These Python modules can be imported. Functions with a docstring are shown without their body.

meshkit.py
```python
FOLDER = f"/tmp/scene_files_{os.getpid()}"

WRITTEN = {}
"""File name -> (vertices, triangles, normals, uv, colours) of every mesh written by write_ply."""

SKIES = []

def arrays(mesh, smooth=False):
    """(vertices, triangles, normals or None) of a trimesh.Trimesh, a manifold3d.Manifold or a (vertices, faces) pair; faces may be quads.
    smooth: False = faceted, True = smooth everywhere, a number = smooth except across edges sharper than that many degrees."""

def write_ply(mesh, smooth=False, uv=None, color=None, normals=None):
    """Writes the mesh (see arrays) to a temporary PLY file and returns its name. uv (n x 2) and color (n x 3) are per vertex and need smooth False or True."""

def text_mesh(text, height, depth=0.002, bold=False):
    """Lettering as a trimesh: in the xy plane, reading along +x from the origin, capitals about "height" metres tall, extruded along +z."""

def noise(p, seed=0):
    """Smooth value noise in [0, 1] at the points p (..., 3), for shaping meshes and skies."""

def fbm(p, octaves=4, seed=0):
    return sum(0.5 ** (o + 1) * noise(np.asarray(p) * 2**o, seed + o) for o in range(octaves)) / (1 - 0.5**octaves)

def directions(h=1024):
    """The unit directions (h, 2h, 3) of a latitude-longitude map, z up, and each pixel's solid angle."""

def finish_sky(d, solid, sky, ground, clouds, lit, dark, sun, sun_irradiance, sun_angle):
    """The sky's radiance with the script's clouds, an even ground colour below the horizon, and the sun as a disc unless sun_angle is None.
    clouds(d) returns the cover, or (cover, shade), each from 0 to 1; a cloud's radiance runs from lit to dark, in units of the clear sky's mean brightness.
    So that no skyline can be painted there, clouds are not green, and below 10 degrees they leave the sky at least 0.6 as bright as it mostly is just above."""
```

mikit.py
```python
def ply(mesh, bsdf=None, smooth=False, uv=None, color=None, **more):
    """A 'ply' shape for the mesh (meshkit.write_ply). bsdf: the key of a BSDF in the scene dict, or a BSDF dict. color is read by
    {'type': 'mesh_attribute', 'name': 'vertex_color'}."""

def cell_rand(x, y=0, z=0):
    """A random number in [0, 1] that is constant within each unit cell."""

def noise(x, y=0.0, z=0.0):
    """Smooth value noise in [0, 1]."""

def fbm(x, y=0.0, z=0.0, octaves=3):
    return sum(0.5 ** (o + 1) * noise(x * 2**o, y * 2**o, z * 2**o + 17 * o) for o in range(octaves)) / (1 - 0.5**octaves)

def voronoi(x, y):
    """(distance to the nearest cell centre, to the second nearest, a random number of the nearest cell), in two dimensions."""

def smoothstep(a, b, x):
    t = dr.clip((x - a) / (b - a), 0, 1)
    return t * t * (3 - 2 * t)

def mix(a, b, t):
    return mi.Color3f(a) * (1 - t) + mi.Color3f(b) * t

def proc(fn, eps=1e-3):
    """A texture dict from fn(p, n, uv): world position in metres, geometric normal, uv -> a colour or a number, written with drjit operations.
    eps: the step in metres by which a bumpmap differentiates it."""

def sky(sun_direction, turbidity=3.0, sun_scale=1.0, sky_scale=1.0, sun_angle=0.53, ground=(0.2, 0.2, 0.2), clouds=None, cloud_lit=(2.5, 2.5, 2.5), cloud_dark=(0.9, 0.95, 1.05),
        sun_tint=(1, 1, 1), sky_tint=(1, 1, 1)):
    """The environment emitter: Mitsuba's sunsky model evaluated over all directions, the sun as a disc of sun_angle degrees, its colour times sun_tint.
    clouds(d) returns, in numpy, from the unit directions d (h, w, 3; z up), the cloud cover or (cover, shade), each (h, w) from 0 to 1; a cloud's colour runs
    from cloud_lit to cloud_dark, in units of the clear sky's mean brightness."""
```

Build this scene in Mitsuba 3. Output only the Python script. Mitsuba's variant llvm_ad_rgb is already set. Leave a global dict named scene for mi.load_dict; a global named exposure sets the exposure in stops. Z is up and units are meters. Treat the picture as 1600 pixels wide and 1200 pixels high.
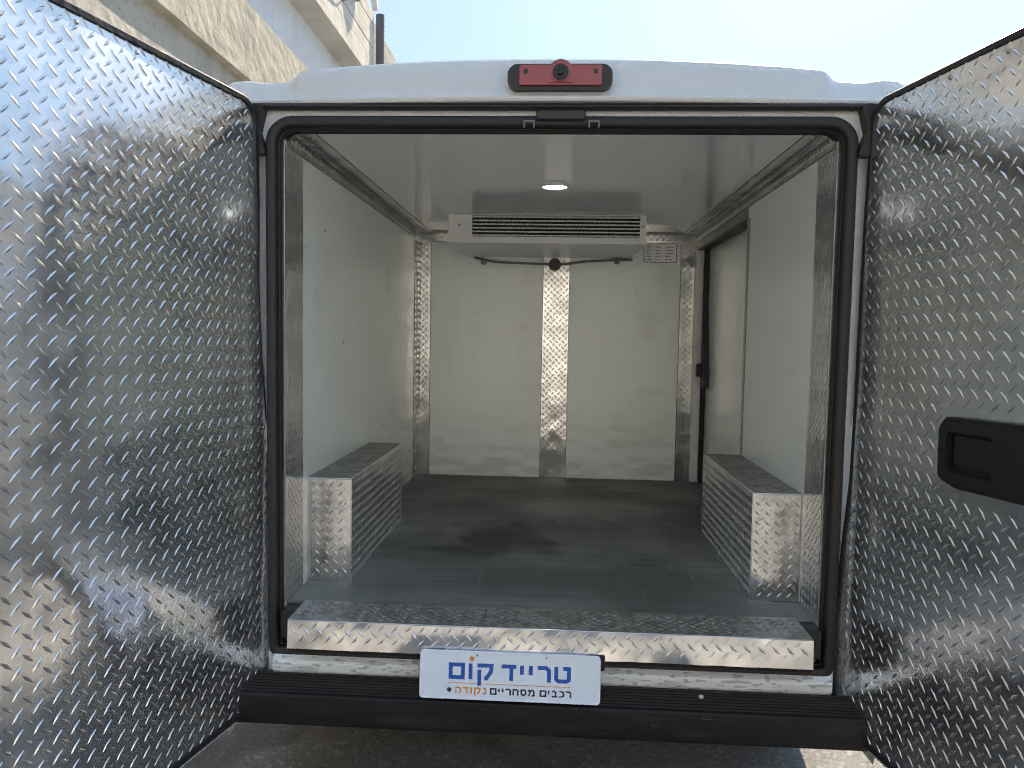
import math, random
import numpy as np, trimesh, mitsuba as mi, drjit as dr
import shapely
from shapely.geometry import Polygon, LineString, Point, box as sbox
from shapely.ops import unary_union
import mikit, meshkit
from mikit import proc, noise, fbm, smoothstep, mix, cell_rand

random.seed(7)
RNG = np.random.default_rng(11)
T = mi.ScalarTransform4f
scene, labels = {}, {}
exposure = 2.92

# ------------------------------------------------------------------ camera, sky
_y, _p, _r = map(math.radians, (3.2026, 3.5668, 1.0))
FW = np.array([-math.sin(_y) * math.cos(_p), math.cos(_y) * math.cos(_p), -math.sin(_p)])
RI = np.cross(FW, [0, 0, 1.0]); RI /= np.linalg.norm(RI)
UP = np.cross(RI, FW)
UP2 = -RI * math.sin(_r) + UP * math.cos(_r)
EYE = np.array([0, -2.05, 1.45])
scene['camera'] = {'type': 'perspective', 'fov': math.degrees(2 * math.atan(800 / 1190)), 'fov_axis': 'x', 'near_clip': 0.05, 'far_clip': 3000.0,
                   'to_world': T().look_at(origin=EYE.tolist(), target=(EYE + FW).tolist(), up=UP2.tolist())}
SUN_AZ, SUN_EL = math.radians(18), math.radians(39)
SUN = (math.sin(SUN_AZ) * math.cos(SUN_EL), math.cos(SUN_AZ) * math.cos(SUN_EL), math.sin(SUN_EL))
def haze_veil(d):
    # an even hazy veil over the whole sky, a little streaky
    n = meshkit.fbm(np.stack([d[..., 0] * 2.2, d[..., 1] * 2.2, d[..., 2] * 5], -1), 4)
    return 0.72 + 0.10 * (n - 0.5), 0.0 * n
scene['sky'] = mikit.sky(SUN, turbidity=3.5, ground=(0.2, 0.18, 0.15), clouds=haze_veil, cloud_lit=(0.78, 1.10, 1.52), sun_tint=(0.97, 1.0, 1.05))

# ------------------------------------------------------------------ materials
def ts(b): return {'type': 'twosided', 'bsdf': b}
def pr(col, rough, **k):
    c = col if isinstance(col, dict) else {'type': 'rgb', 'value': list(col)}
    return {'type': 'principled', 'base_color': c, 'roughness': rough, **k}
def bump(b, fn, scale, eps=1e-3): return {'type': 'bumpmap', 'arbitrary': proc(fn, eps), 'scale': scale, 'bsdf': b}

def paint_col(p, n, uv):
    d = fbm(p.x * 5, p.y * 5, p.z * 9, 4)
    g = smoothstep(0.55, 0.85, d) * 0.16
    return mix((0.57, 0.605, 0.625), (0.45, 0.44, 0.41), g)
scene['paint_white'] = ts(pr(proc(paint_col), 0.28, specular=0.5, clearcoat=0.6, clearcoat_gloss=0.9))
def sill_col(p, n, uv):
    d = fbm(p.x * 9, p.y * 40, p.z * 40, 4)
    s = smoothstep(0.56, 0.70, d)
    fine = smoothstep(0.62, 0.72, noise(p.x * 60, p.y * 150, p.z * 150))
    return mix(mix((0.74, 0.80, 0.84), (0.34, 0.34, 0.33), s * 0.6), (0.16, 0.15, 0.13), fine * 0.5)
scene['paint_worn'] = ts(pr(proc(sill_col), 0.35, specular=0.5))

def frp_col(p, n, uv):
    a = fbm(p.x * 2.5, p.y * 2.5, p.z * 2.5, 4)
    st = smoothstep(0.60, 0.80, fbm(p.x * 6 + 3, p.y * 6, p.z * 6, 4))
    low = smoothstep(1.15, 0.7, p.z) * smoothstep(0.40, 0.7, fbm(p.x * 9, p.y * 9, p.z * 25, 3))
    sc1 = noise(p.x * 14 + 5, p.y * 14, p.z * 260)
    sc2 = noise(p.x * 6 + 40, p.y * 6, p.z * 7)
    scr = smoothstep(0.90, 0.97, sc1) * smoothstep(0.52, 0.7, sc2)
    c = mix((0.78, 0.84, 0.81), (0.83, 0.885, 0.86), a)
    c = mix(c, (0.60, 0.60, 0.53), st * 0.28)
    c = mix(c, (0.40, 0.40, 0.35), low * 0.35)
    return mix(c, (0.25, 0.24, 0.21), scr * 0.7)
def frp_bump(p, n, uv):
    return fbm(p.x * 2.2, p.y * 2.2, p.z * 2.2, 2) * 1.0 + fbm(p.x * 7 + 2, p.y * 7, p.z * 7, 2) * 0.12 + noise(p.x * 90, p.y * 90, p.z * 90) * 0.0022
scene['panel_white'] = ts(bump({'type': 'roughplastic', 'diffuse_reflectance': proc(frp_col), 'int_ior': 1.55, 'alpha': 0.07}, frp_bump, 0.009, 2e-3))
def ceil_col(p, n, uv):
    a = fbm(p.x * 2.5, p.y * 2.5, 3.0, 4)
    return mix((0.80, 0.825, 0.84), (0.84, 0.865, 0.88), a)
def ceil_bump(p, n, uv): return fbm(p.x * 2.5, p.y * 2.5, 0.0, 2) * 0.2 + fbm(p.x * 9, p.y * 9, 5.0, 2) * 0.02
scene['ceiling_gloss'] = ts(bump({'type': 'roughplastic', 'diffuse_reflectance': proc(ceil_col), 'int_ior': 1.52, 'alpha': 0.012}, ceil_bump, 0.0022, 2e-3))

def floor_col(p, n, uv):
    a = fbm(p.x * 3, p.y * 3, 1.0, 5)
    b = smoothstep(0.52, 0.75, fbm(p.x * 1.6 + 9, p.y * 1.3, 4.0, 4))
    sc = smoothstep(0.86, 0.95, noise(p.x * 130, p.y * 7 + p.x * 9, 2.0)) * smoothstep(0.45, 0.65, noise(p.x * 5, p.y * 4, 8.0))
    sc2 = smoothstep(0.90, 0.96, noise(p.x * 12 - p.y * 20, p.y * 120, 12.0)) * smoothstep(0.5, 0.7, noise(p.x * 4, p.y * 4, 18.0))
    dx, dy = p.x + 0.18, (p.y - 0.80) * 0.75
    blot = smoothstep(0.30, 0.10, dr.sqrt(dx * dx + dy * dy) + (fbm(p.x * 8, p.y * 8, 3.0, 4) - 0.5) * 0.34)
    c = mix((0.096, 0.101, 0.093), (0.178, 0.184, 0.170), smoothstep(0.25, 0.75, a))
    c = mix(c, (0.20, 0.21, 0.20), b * 0.5)
    gr = fbm(p.x * 3, p.y * 45, 6.0, 3)
    c = c * (0.80 + 0.40 * gr)
    c = mix(c, (0.028, 0.030, 0.029), blot * 0.85)
    return mix(c, (0.26, 0.26, 0.25), sc * 0.32 + sc2 * 0.30)
def floor_rough(p, n, uv): return 0.48 + 0.22 * fbm(p.x * 5, p.y * 5, 2.0, 3)
def floor_bump(p, n, uv): return fbm(p.x * 140, p.y * 140, 0.0, 2) * 0.35 + fbm(p.x * 4, p.y * 4, 0.0, 2) * 2
scene['floor_vinyl'] = ts(bump(pr(proc(floor_col), proc(floor_rough), specular=0.22), floor_bump, 0.001))

def alu_rough(p, n, uv): return 0.13 + 0.14 * smoothstep(0.35, 0.75, fbm(p.x * 14, p.y * 14, p.z * 14, 4))
def alu_col(p, n, uv):
    a = fbm(p.x * 11 + 7, p.y * 11, p.z * 11, 4)
    sp = smoothstep(0.74, 0.82, noise(p.x * 170, p.y * 170, p.z * 170)) * 0.10
    return mix(mix((0.88, 0.88, 0.885), (0.76, 0.765, 0.77), smoothstep(0.35, 0.75, a)), (0.35, 0.33, 0.30), sp)
def haze_w(p, n, uv): return 0.08 + 0.14 * smoothstep(0.3, 0.75, fbm(p.x * 8 + 3, p.y * 8, p.z * 8, 4))
scene['aluminium_tread'] = ts({'type': 'blendbsdf', 'weight': proc(haze_w),
                               'a': pr(proc(alu_col), proc(alu_rough), metallic=1.0, specular=0.5),
                               'b': pr((0.72, 0.73, 0.74), 0.52, metallic=0.75, specular=0.5)})
def trim_col(p, n, uv):
    a = fbm(p.x * 13 + 2, p.y * 13, p.z * 13, 4)
    return mix((0.74, 0.74, 0.735), (0.58, 0.58, 0.575), smoothstep(0.3, 0.7, a))
scene['aluminium_trim'] = ts(pr(proc(trim_col), proc(alu_rough), metallic=1.0, specular=0.5))
def dull_rough(p, n, uv): return 0.42 + 0.12 * fbm(p.x * 20, p.y * 20, p.z * 20, 3)
def dull_col(p, n, uv):
    a = fbm(p.x * 45, p.y * 45, p.z * 45, 4)
    return mix((0.50, 0.50, 0.495), (0.36, 0.36, 0.345), smoothstep(0.35, 0.7, a))
scene['aluminium_dull'] = ts(pr(proc(dull_col), proc(dull_rough), metallic=1.0, specular=0.5))

scene['rubber'] = ts(bump(pr((0.018, 0.018, 0.020), 0.48, specular=0.4), lambda p, n, uv: fbm(p.x * 60, p.y * 60, p.z * 60, 3), 0.0012))
def bumper_col(p, n, uv):
    d = smoothstep(0.5, 0.8, fbm(p.x * 8, p.y * 30, p.z * 30, 4))
    s = smoothstep(0.93, 0.97, noise(p.x * 40, p.y * 200, p.z * 200))
    return mix(mix((0.010, 0.010, 0.012), (0.032, 0.031, 0.031), d * 0.5), (0.2, 0.2, 0.19), s * 0.35)
scene['bumper_plastic'] = ts(bump(pr(proc(bumper_col), 0.5, specular=0.28), lambda p, n, uv: noise(p.x * 500, p.y * 500, p.z * 500), 0.0002))
scene['black_plastic'] = ts(pr((0.015, 0.015, 0.017), 0.34, specular=0.45))
scene['matt_black'] = ts(pr((0.012, 0.012, 0.013), 0.8))
scene['red_lens'] = ts(pr((0.24, 0.014, 0.035), 0.16, specular=0.5, clearcoat=1.0, clearcoat_gloss=0.95))
scene['lens_glass'] = ts(pr((0.008, 0.008, 0.01), 0.06, specular=0.6))
scene['unit_casing'] = ts(pr((0.62, 0.63, 0.63), 0.35, specular=0.5))
scene['slat_metal'] = ts(pr((0.74, 0.75, 0.76), 0.35, metallic=0.3))
scene['grille_dark'] = ts(pr((0.03, 0.03, 0.04), 0.6))
scene['hose_grey'] = ts(pr((0.16, 0.16, 0.16), 0.5))
scene['screw_metal'] = ts(pr((0.45, 0.44, 0.42), 0.35, metallic=1.0))
scene['plate_white'] = ts(pr((0.66, 0.76, 0.90), 0.22, specular=0.5, clearcoat=0.5))
scene['print_blue'] = ts(pr((0.010, 0.085, 0.42), 0.3))
scene['print_navy'] = ts(pr((0.010, 0.012, 0.05), 0.35))
scene['print_orange'] = ts(pr((0.62, 0.26, 0.06), 0.35))
scene['paper'] = ts(pr((0.86, 0.87, 0.87), 0.5))
scene['tyre_rubber'] = ts(pr((0.02, 0.02, 0.02), 0.75))
scene['rim_steel'] = ts(pr((0.4, 0.4, 0.41), 0.35, metallic=0.9))
scene['window_dark'] = ts(pr((0.01, 0.012, 0.014), 0.05, specular=0.6))
scene['door_inside'] = ts(pr((0.05, 0.05, 0.052), 0.5))

def conc(base, dark, sc, streak):
    def f(p, n, uv):
        a = fbm(p.x * sc, p.y * sc, p.z * sc, 5)
        s = smoothstep(0.5, 0.8, fbm(p.x * 2, p.y * 5 + 4, p.z * 0.7, 4)) * streak
        sp = smoothstep(0.80, 0.90, noise(p.x * 26, p.y * 26, p.z * 26)) * 0.5
        c = mix(base, dark, smoothstep(0.35, 0.75, a))
        return mix(mix(c, tuple(x * 0.55 for x in base), s), tuple(x * 0.5 for x in base), sp)
    return f
def conc_bump(p, n, uv): return fbm(p.x * 9, p.y * 9, p.z * 9, 5)
scene['concrete_grey'] = ts(bump(pr(proc(conc((0.40, 0.385, 0.34), (0.31, 0.295, 0.26), 2.2, 0.35)), 0.9), conc_bump, 0.02, 4e-3))
scene['concrete_tan'] = ts(bump(pr(proc(conc((0.40, 0.385, 0.32), (0.33, 0.315, 0.26), 3.0, 0.45)), 0.95), conc_bump, 0.022, 4e-3))
scene['concrete_smooth'] = ts(bump(pr(proc(conc((0.60, 0.635, 0.66), (0.55, 0.58, 0.60), 1.6, 0.15)), 0.85), conc_bump, 0.008, 4e-3))
scene['pipe_grey'] = ts(pr((0.10, 0.10, 0.115), 0.5))
scene['plaster'] = ts(pr(proc(conc((0.62, 0.63, 0.63), (0.55, 0.56, 0.56), 1.2, 0.25)), 0.9))
scene['concrete_board'] = ts(bump(pr(proc(conc((0.52, 0.50, 0.45), (0.43, 0.41, 0.36), 2.0, 0.35)), 0.9), conc_bump, 0.02, 4e-3))

def asph_col(p, n, uv):  # worn asphalt
    g = noise(p.x * 160, p.y * 160, 0.0)
    ag = smoothstep(0.62, 0.85, noise(p.x * 90 + 7, p.y * 90, 4.0))
    pa = fbm(p.x * 1.3, p.y * 1.3, 2.0, 5)
    oil = smoothstep(0.58, 0.75, fbm(p.x * 2.6 + 11, p.y * 2.6, 7.0, 4))
    c = mix((0.150, 0.150, 0.148), (0.22, 0.218, 0.212), pa)
    c = mix(c, (0.08, 0.075, 0.07), smoothstep(0.3, 0.1, g) * 0.6)
    c = mix(c, (0.34, 0.335, 0.32), ag * 0.5)
    return mix(c, (0.06, 0.056, 0.05), oil * 0.6)
def asph_bump(p, n, uv): return noise(p.x * 110, p.y * 110, 0.0) + 0.6 * noise(p.x * 230, p.y * 230, 5.0)
scene['asphalt'] = ts(bump(pr(proc(asph_col), 0.9), asph_bump, 0.004))

# ------------------------------------------------------------------ helpers
COUNT = {}
def key(name):
    if name not in COUNT:
        COUNT[name] = 0
        return name
    COUNT[name] += 1
    return f'{name}_{COUNT[name]:03d}'
def obj(name, mesh, bsdf, parent=None, smooth=35, label=None, kind=None, **more):
    k = key(f'{parent}__{name}' if parent else name)
    scene[k] = mikit.ply(mesh, bsdf, smooth=smooth, **more)
    if label or kind:
        labels[k] = {}
        if label: labels[k]['label'] = label
        if kind: labels[k]['kind'] = kind
    return k
def thing(name, label, cat, group=None):
    k = key(name)
    labels[k] = {'label': label, 'category': cat}
    if group: labels[k]['group'] = group
    return k
def cat(*ms): return trimesh.util.concatenate(list(ms))
def cbox(x0, x1, y0, y1, z0, z1, c=0.003):
    c = min(c, (x1 - x0) / 2.01, (y1 - y0) / 2.01, (z1 - z0) / 2.01)
    pts = []
    for sx in (0, 1):
        for sy in (0, 1):
            for sz in (0, 1):
                x, y, z = (x0, x1)[sx], (y0, y1)[sy], (z0, z1)[sz]
                dx, dy, dz = (c, -c)[sx], (c, -c)[sy], (c, -c)[sz]
                pts += [(x, y + dy, z + dz), (x + dx, y, z + dz), (x + dx, y + dy, z)]
    return trimesh.convex.convex_hull(np.array(pts))
def extrude(poly, depth):
    if poly.geom_type == 'MultiPolygon' or poly.geom_type == 'GeometryCollection':
        return cat(*[trimesh.creation.extrude_polygon(g, depth, engine='earcut') for g in poly.geoms if g.geom_type == 'Polygon'])
    return trimesh.creation.extrude_polygon(poly, depth, engine='earcut')
def frame_mesh(m, O, U, V, N):
    """mesh given in (u, v, t) -> world."""
    m = m.copy()
    v = np.asarray(m.vertices)
    O, U, V, N = (np.asarray(a, float) for a in (O, U, V, N))
    m.vertices = O + v[:, :1] * U + v[:, 1:2] * V + v[:, 2:3] * N
    if np.dot(np.cross(U, V), N) < 0: m.invert()
    return m
XZ = dict(U=(1, 0, 0), V=(0, 0, 1), N=(0, 1, 0))
def xz(poly, y0, y1):
    return frame_mesh(extrude(poly, y1 - y0), (0, y0, 0), **XZ)
def yz(poly, x0, x1):
    return frame_mesh(extrude(poly, x1 - x0), (x0, 0, 0), (0, 1, 0), (0, 0, 1), (1, 0, 0))
def cyl(p0, p1, r, n=20):
    p0, p1 = np.asarray(p0, float), np.asarray(p1, float)
    m = trimesh.creation.cylinder(r, np.linalg.norm(p1 - p0), sections=n)
    m.apply_transform(trimesh.geometry.align_vectors([0, 0, 1], (p1 - p0) / np.linalg.norm(p1 - p0)))
    m.apply_translation((p0 + p1) / 2)
    return m
def tube(pts, r, n=10):
    p = np.asarray(pts, float)
    t = np.gradient(p, axis=0); t /= np.linalg.norm(t, axis=1, keepdims=True)
    a = np.cross(t, [0.1, 0.9, 0.2]); a /= np.linalg.norm(a, axis=1, keepdims=True)
    b = np.cross(t, a)
    ang = np.arange(n) * 2 * np.pi / n
    v = p[:, None] + r * (np.cos(ang)[None, :, None] * a[:, None] + np.sin(ang)[None, :, None] * b[:, None])
    f = []
    for i in range(len(p) - 1):
        for j in range(n):
            q = [i * n + j, i * n + (j + 1) % n, (i + 1) * n + (j + 1) % n, (i + 1) * n + j]
            f += [[q[0], q[2], q[1]], [q[0], q[3], q[2]]]
    m = trimesh.Trimesh(v.reshape(-1, 3), f, process=False)
    return cat(m, *[trimesh.creation.icosphere(1, r).apply_translation(e) for e in (p[0], p[-1])])
def resample(ring, step):
    n = max(8, int(ring.length / step))
    return np.array([ring.interpolate(i / n, normalized=True).coords[0] for i in range(n)])
def sweep(ring, profile, O, U, V, N, step=0.01):
    """profile: closed list of (outward offset, along N); ring: closed shapely ring in (u, v)."""
    p = resample(ring, step)
    t = np.roll(p, -1, 0) - np.roll(p, 1, 0); t /= np.linalg.norm(t, axis=1, keepdims=True)
    out = np.stack([t[:, 1], -t[:, 0]], 1)
    if not ring.is_ccw: out = -out
    k, n = len(profile), len(p)
    v = np.array([[(p[i, 0] + a * out[i, 0], p[i, 1] + a * out[i, 1], b) for a, b in profile] for i in range(n)]).reshape(-1, 3)
    f = []
    for i in range(n):
        for j in range(k):
            q = [i * k + j, i * k + (j + 1) % k, ((i + 1) % n) * k + (j + 1) % k, ((i + 1) % n) * k + j]
            f += [[q[0], q[1], q[2]], [q[0], q[2], q[3]]]
    m = trimesh.Trimesh(v, f, process=False)
    m.fix_normals()
    return frame_mesh(m, O, U, V, N)
def round_poly(poly, r): return poly.buffer(-r, quad_segs=10).buffer(r, quad_segs=10)
def oval(w, h, n=10):
    return [(w * math.copysign(abs(math.cos(a)) ** 0.7, math.cos(a)), h * math.copysign(abs(math.sin(a)) ** 0.7, math.sin(a))) for a in np.arange(n) * 2 * np.pi / n]
def fb(p, s, o=3): return meshkit.fbm(np.asarray(p) * s, o) - 0.5

def lug(L, W, H, n=12):
    t = np.arange(n) * 2 * np.pi / n
    c = np.cos(t)
    x = np.sign(c) * np.abs(c) ** 0.9 * L / 2
    y = np.sign(np.round(np.sin(t), 6)) * (1 - np.abs(c) ** 1.1) ** 0.95 * W / 2
    r1 = np.stack([x, y, np.zeros(n)], 1)
    r2 = np.stack([x * 0.74, y * 0.42, np.full(n, H * 0.84)], 1)
    v = np.vstack([r1, r2, [[0, 0, H]]])
    f = []
    for i in range(n):
        j = (i + 1) % n
        f += [[i, j, n + j], [i, n + j, n + i], [n + i, n + j, 2 * n]]
    return v, np.array(f)
def tread(region, pitch, O, U, V, N, wfn=None, phase=(0, 0), size=0.84, width=0.20, height=0.052):
    """Raised lugs of tread plate, in two directions, on the region (shapely, in u, v)."""
    L, W, H = pitch * size, pitch * width, pitch * height
    v0, f0 = lug(L, W, H)
    x0, y0, x1, y1 = region.bounds
    inner = region.buffer(-L * 0.33)
    vs, fs, c = [], [], 0
    shapely.prepare(inner)
    for lat in (0, 1):
        off = 0.5 * pitch * lat
        for x in np.arange(x0 + phase[0] + off, x1, pitch):
            for y in np.arange(y0 + phase[1] + off, y1, pitch):
                if not shapely.contains_xy(inner, x, y): continue
                a = math.radians((45 if lat else -45) + random.uniform(-2, 2))
                ca, sa = math.cos(a), math.sin(a)
                p = v0.copy()
                u = x + ca * p[:, 0] - sa * p[:, 1]
                w = y + sa * p[:, 0] + ca * p[:, 1]
                h = p[:, 2] * random.uniform(0.85, 1.1) - 0.0002
                if wfn is not None: h = h + wfn(u, w)
                vs.append(np.stack([u, w, h], 1)); fs.append(f0 + c); c += len(p)
    m = trimesh.Trimesh(np.vstack(vs), np.vstack(fs), process=False)
    return frame_mesh(m, O, U, V, N)
def treadplate(name, parent, w, h, O, U, V, N, pitch=0.029, thick=0.002, bsdf='aluminium_tread', phase=None, part='tread', label=None, wave=0.0006, lug_h=0.052, lug_w=0.20):
    """A flat rectangular strip w x h of tread plate with its lugs, two sibling parts."""
    nu, nv = max(4, int(w / 0.009)), max(4, int(h / 0.009))
    u, v = np.meshgrid(np.linspace(0, w, nu), np.linspace(0, h, nv))
    Oa, Ua, Va = (np.asarray(a, float) for a in (O, U, V))
    def wf(uu, vv):
        q = Oa + np.asarray(uu)[..., None] * Ua + np.asarray(vv)[..., None] * Va
        return wave * 2 * (fb(q, 9.0, 3) + 0.30) + thick
    g = np.stack([u, v, wf(u, v)], -1).reshape(-1, 3)
    f = []
    for j in range(nv - 1):
        for i in range(nu - 1):
            a = j * nu + i
            f += [[a, a + 1, a + nu + 1], [a, a + nu + 1, a + nu]]
    top = frame_mesh(trimesh.Trimesh(g, f, process=False), O, U, V, N)
    edge = frame_mesh(trimesh.creation.box(bounds=[[0, 0, 0], [w, h, thick * 0.6]]), O, U, V, N)
    k = obj(name, cat(top, edge), bsdf, parent, smooth=30, label=label)
    ph = phase if phase is not None else (random.uniform(0, pitch * .5), random.uniform(0, pitch * .5))
    obj(part, tread(sbox(0, 0, w, h), pitch, O, U, V, N, wf, ph, width=lug_w, height=lug_h), bsdf, parent if k.count('__') > 1 else k, smooth=40, kind='stuff')
    return k

XC = -0.010            # centre line of the van
HW = 0.742             # half width of the lined load space
ZF, ZC = 0.685, 2.008  # floor and ceiling
YF = 2.082             # front bulkhead
YR = 0.035             # rear end of the lining

# ------------------------------------------------------------------ ground and building
def ground():
    k = obj('parking_ground', trimesh.Trimesh([[-150, -150, 0], [150, -150, 0], [150, 150, 0], [-150, 150, 0]], [[0, 1, 2], [0, 2, 3]]), 'asphalt', smooth=False)
    labels[k] = {'label': 'worn grey asphalt ground under and around the van', 'kind': 'structure'}
ground()

def building():
    b = thing('concrete_building', 'pale concrete building with projecting bands, left behind the van roof', 'building')
    Y0, Y1 = -22, 13.4
    def slab(name, x0, x1, z0, z1, y0, y1, m, bumpy=0.0, seg=0.35, label=None):
        ny, nz = max(2, int((y1 - y0) / seg)), max(2, int((z1 - z0) / seg) + 1)
        yy, zz = np.meshgrid(np.linspace(y0, y1, ny), np.linspace(z0, z1, nz))
        xx = x1 + bumpy * 2 * fb(np.stack([yy * 0 + x1, yy, zz], -1), 1.3, 4) * ((zz > z0 + 0.01) & (zz < z1 - 0.01) | True)
        g = np.stack([xx, yy, zz], -1)
        back = g.copy(); back[..., 0] = x0
        n = ny * nz
        f = []
        for j in range(nz - 1):
            for i in range(ny - 1):
                a = j * ny + i
                f += [[a, a + 1, a + ny + 1], [a, a + ny + 1, a + ny], [n + a, n + a + ny + 1, n + a + 1], [n + a, n + a + ny, n + a + ny + 1]]
        def strip(ids, flip):
            for p, q in zip(ids[:-1], ids[1:]):
                t = [[p, n + p, n + q], [p, n + q, q]]
                f.extend([x[::-1] for x in t] if flip else t)
        strip(list(range(ny)), False); strip([(nz - 1) * ny + i for i in range(ny)], True)
        strip([j * ny for j in range(nz)], True); strip([j * ny + ny - 1 for j in range(nz)], False)
        return obj(name, trimesh.Trimesh(np.vstack([g.reshape(-1, 3), back.reshape(-1, 3)]), f, process=False), m, b, smooth=40, label=label)
    slab('lower_wall', -9, -4.0, -0.05, 4.95, Y0, Y1, 'concrete_grey', 0.01, 0.8)
    slab('ledge', -9, -3.88, 4.60, 5.50, Y0, Y1, 'concrete_tan', 0.014, 0.12, label='rough tan concrete ledge catching the sun')
    slab('upper_wall', -9, -4.05, 5.50, 6.60, Y0, Y1 - 0.2, 'concrete_smooth', 0.004, 0.5)
    z = 6.36
    for i in range(6):
        h = (0.16, 0.25, 0.23, 0.25, 0.20, 0.25)[i]
        slab('parapet_board', -9, -3.66 + (0.02 if i == 0 else random.uniform(-0.008, 0.008)), z, z + h - 0.012, Y0, Y1 - 0.4, 'concrete_board', 0.010, 0.15)
        z += h
    obj('parapet_core', cbox(-8.9, -3.70, Y0, Y1 - 0.42, 6.38, z - 0.03, 0.01), 'concrete_board', b, smooth=False)
    obj('end_wall', cbox(-8.9, -3.75, Y1 - 0.05, Y1 + 2.1, 0, z - 0.02, 0.02), 'concrete_grey', b, smooth=False)
    obj('downpipe', cyl((-3.58, Y1 - 0.20, 0), (-3.58, Y1 - 0.20, z + 0.02), 0.085, 16), 'pipe_grey', b)
    # cracks in the boards as thin recessed-looking dark joints with depth
    lamp = thing('wall_lamp', 'grey angular lamp on the concrete parapet at the top edge of the picture', 'lamp')
    hd = Polygon([(-0.30, 0.30), (0.26, 0.34), (0.08, -0.22)])
    obj('head', frame_mesh(extrude(round_poly(hd, 0.03), 0.10), (-3.46, 12.0, 7.52), (0, 1, 0), (0, 0, 1), (1, 0, 0)), 'concrete_smooth', lamp)
    obj('arm', cyl((-3.66, 11.95, 7.6), (-3.45, 11.95, 7.6), 0.03), 'black_plastic', lamp)
    pts = [(-3.60, 11.8 - 0.13 * i, 7.45 - 0.055 * i - 0.05 * math.sin(i * 0.9)) for i in range(13)]
    obj('cable', tube(pts, 0.018, 8), 'black_plastic', lamp)
building()

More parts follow.
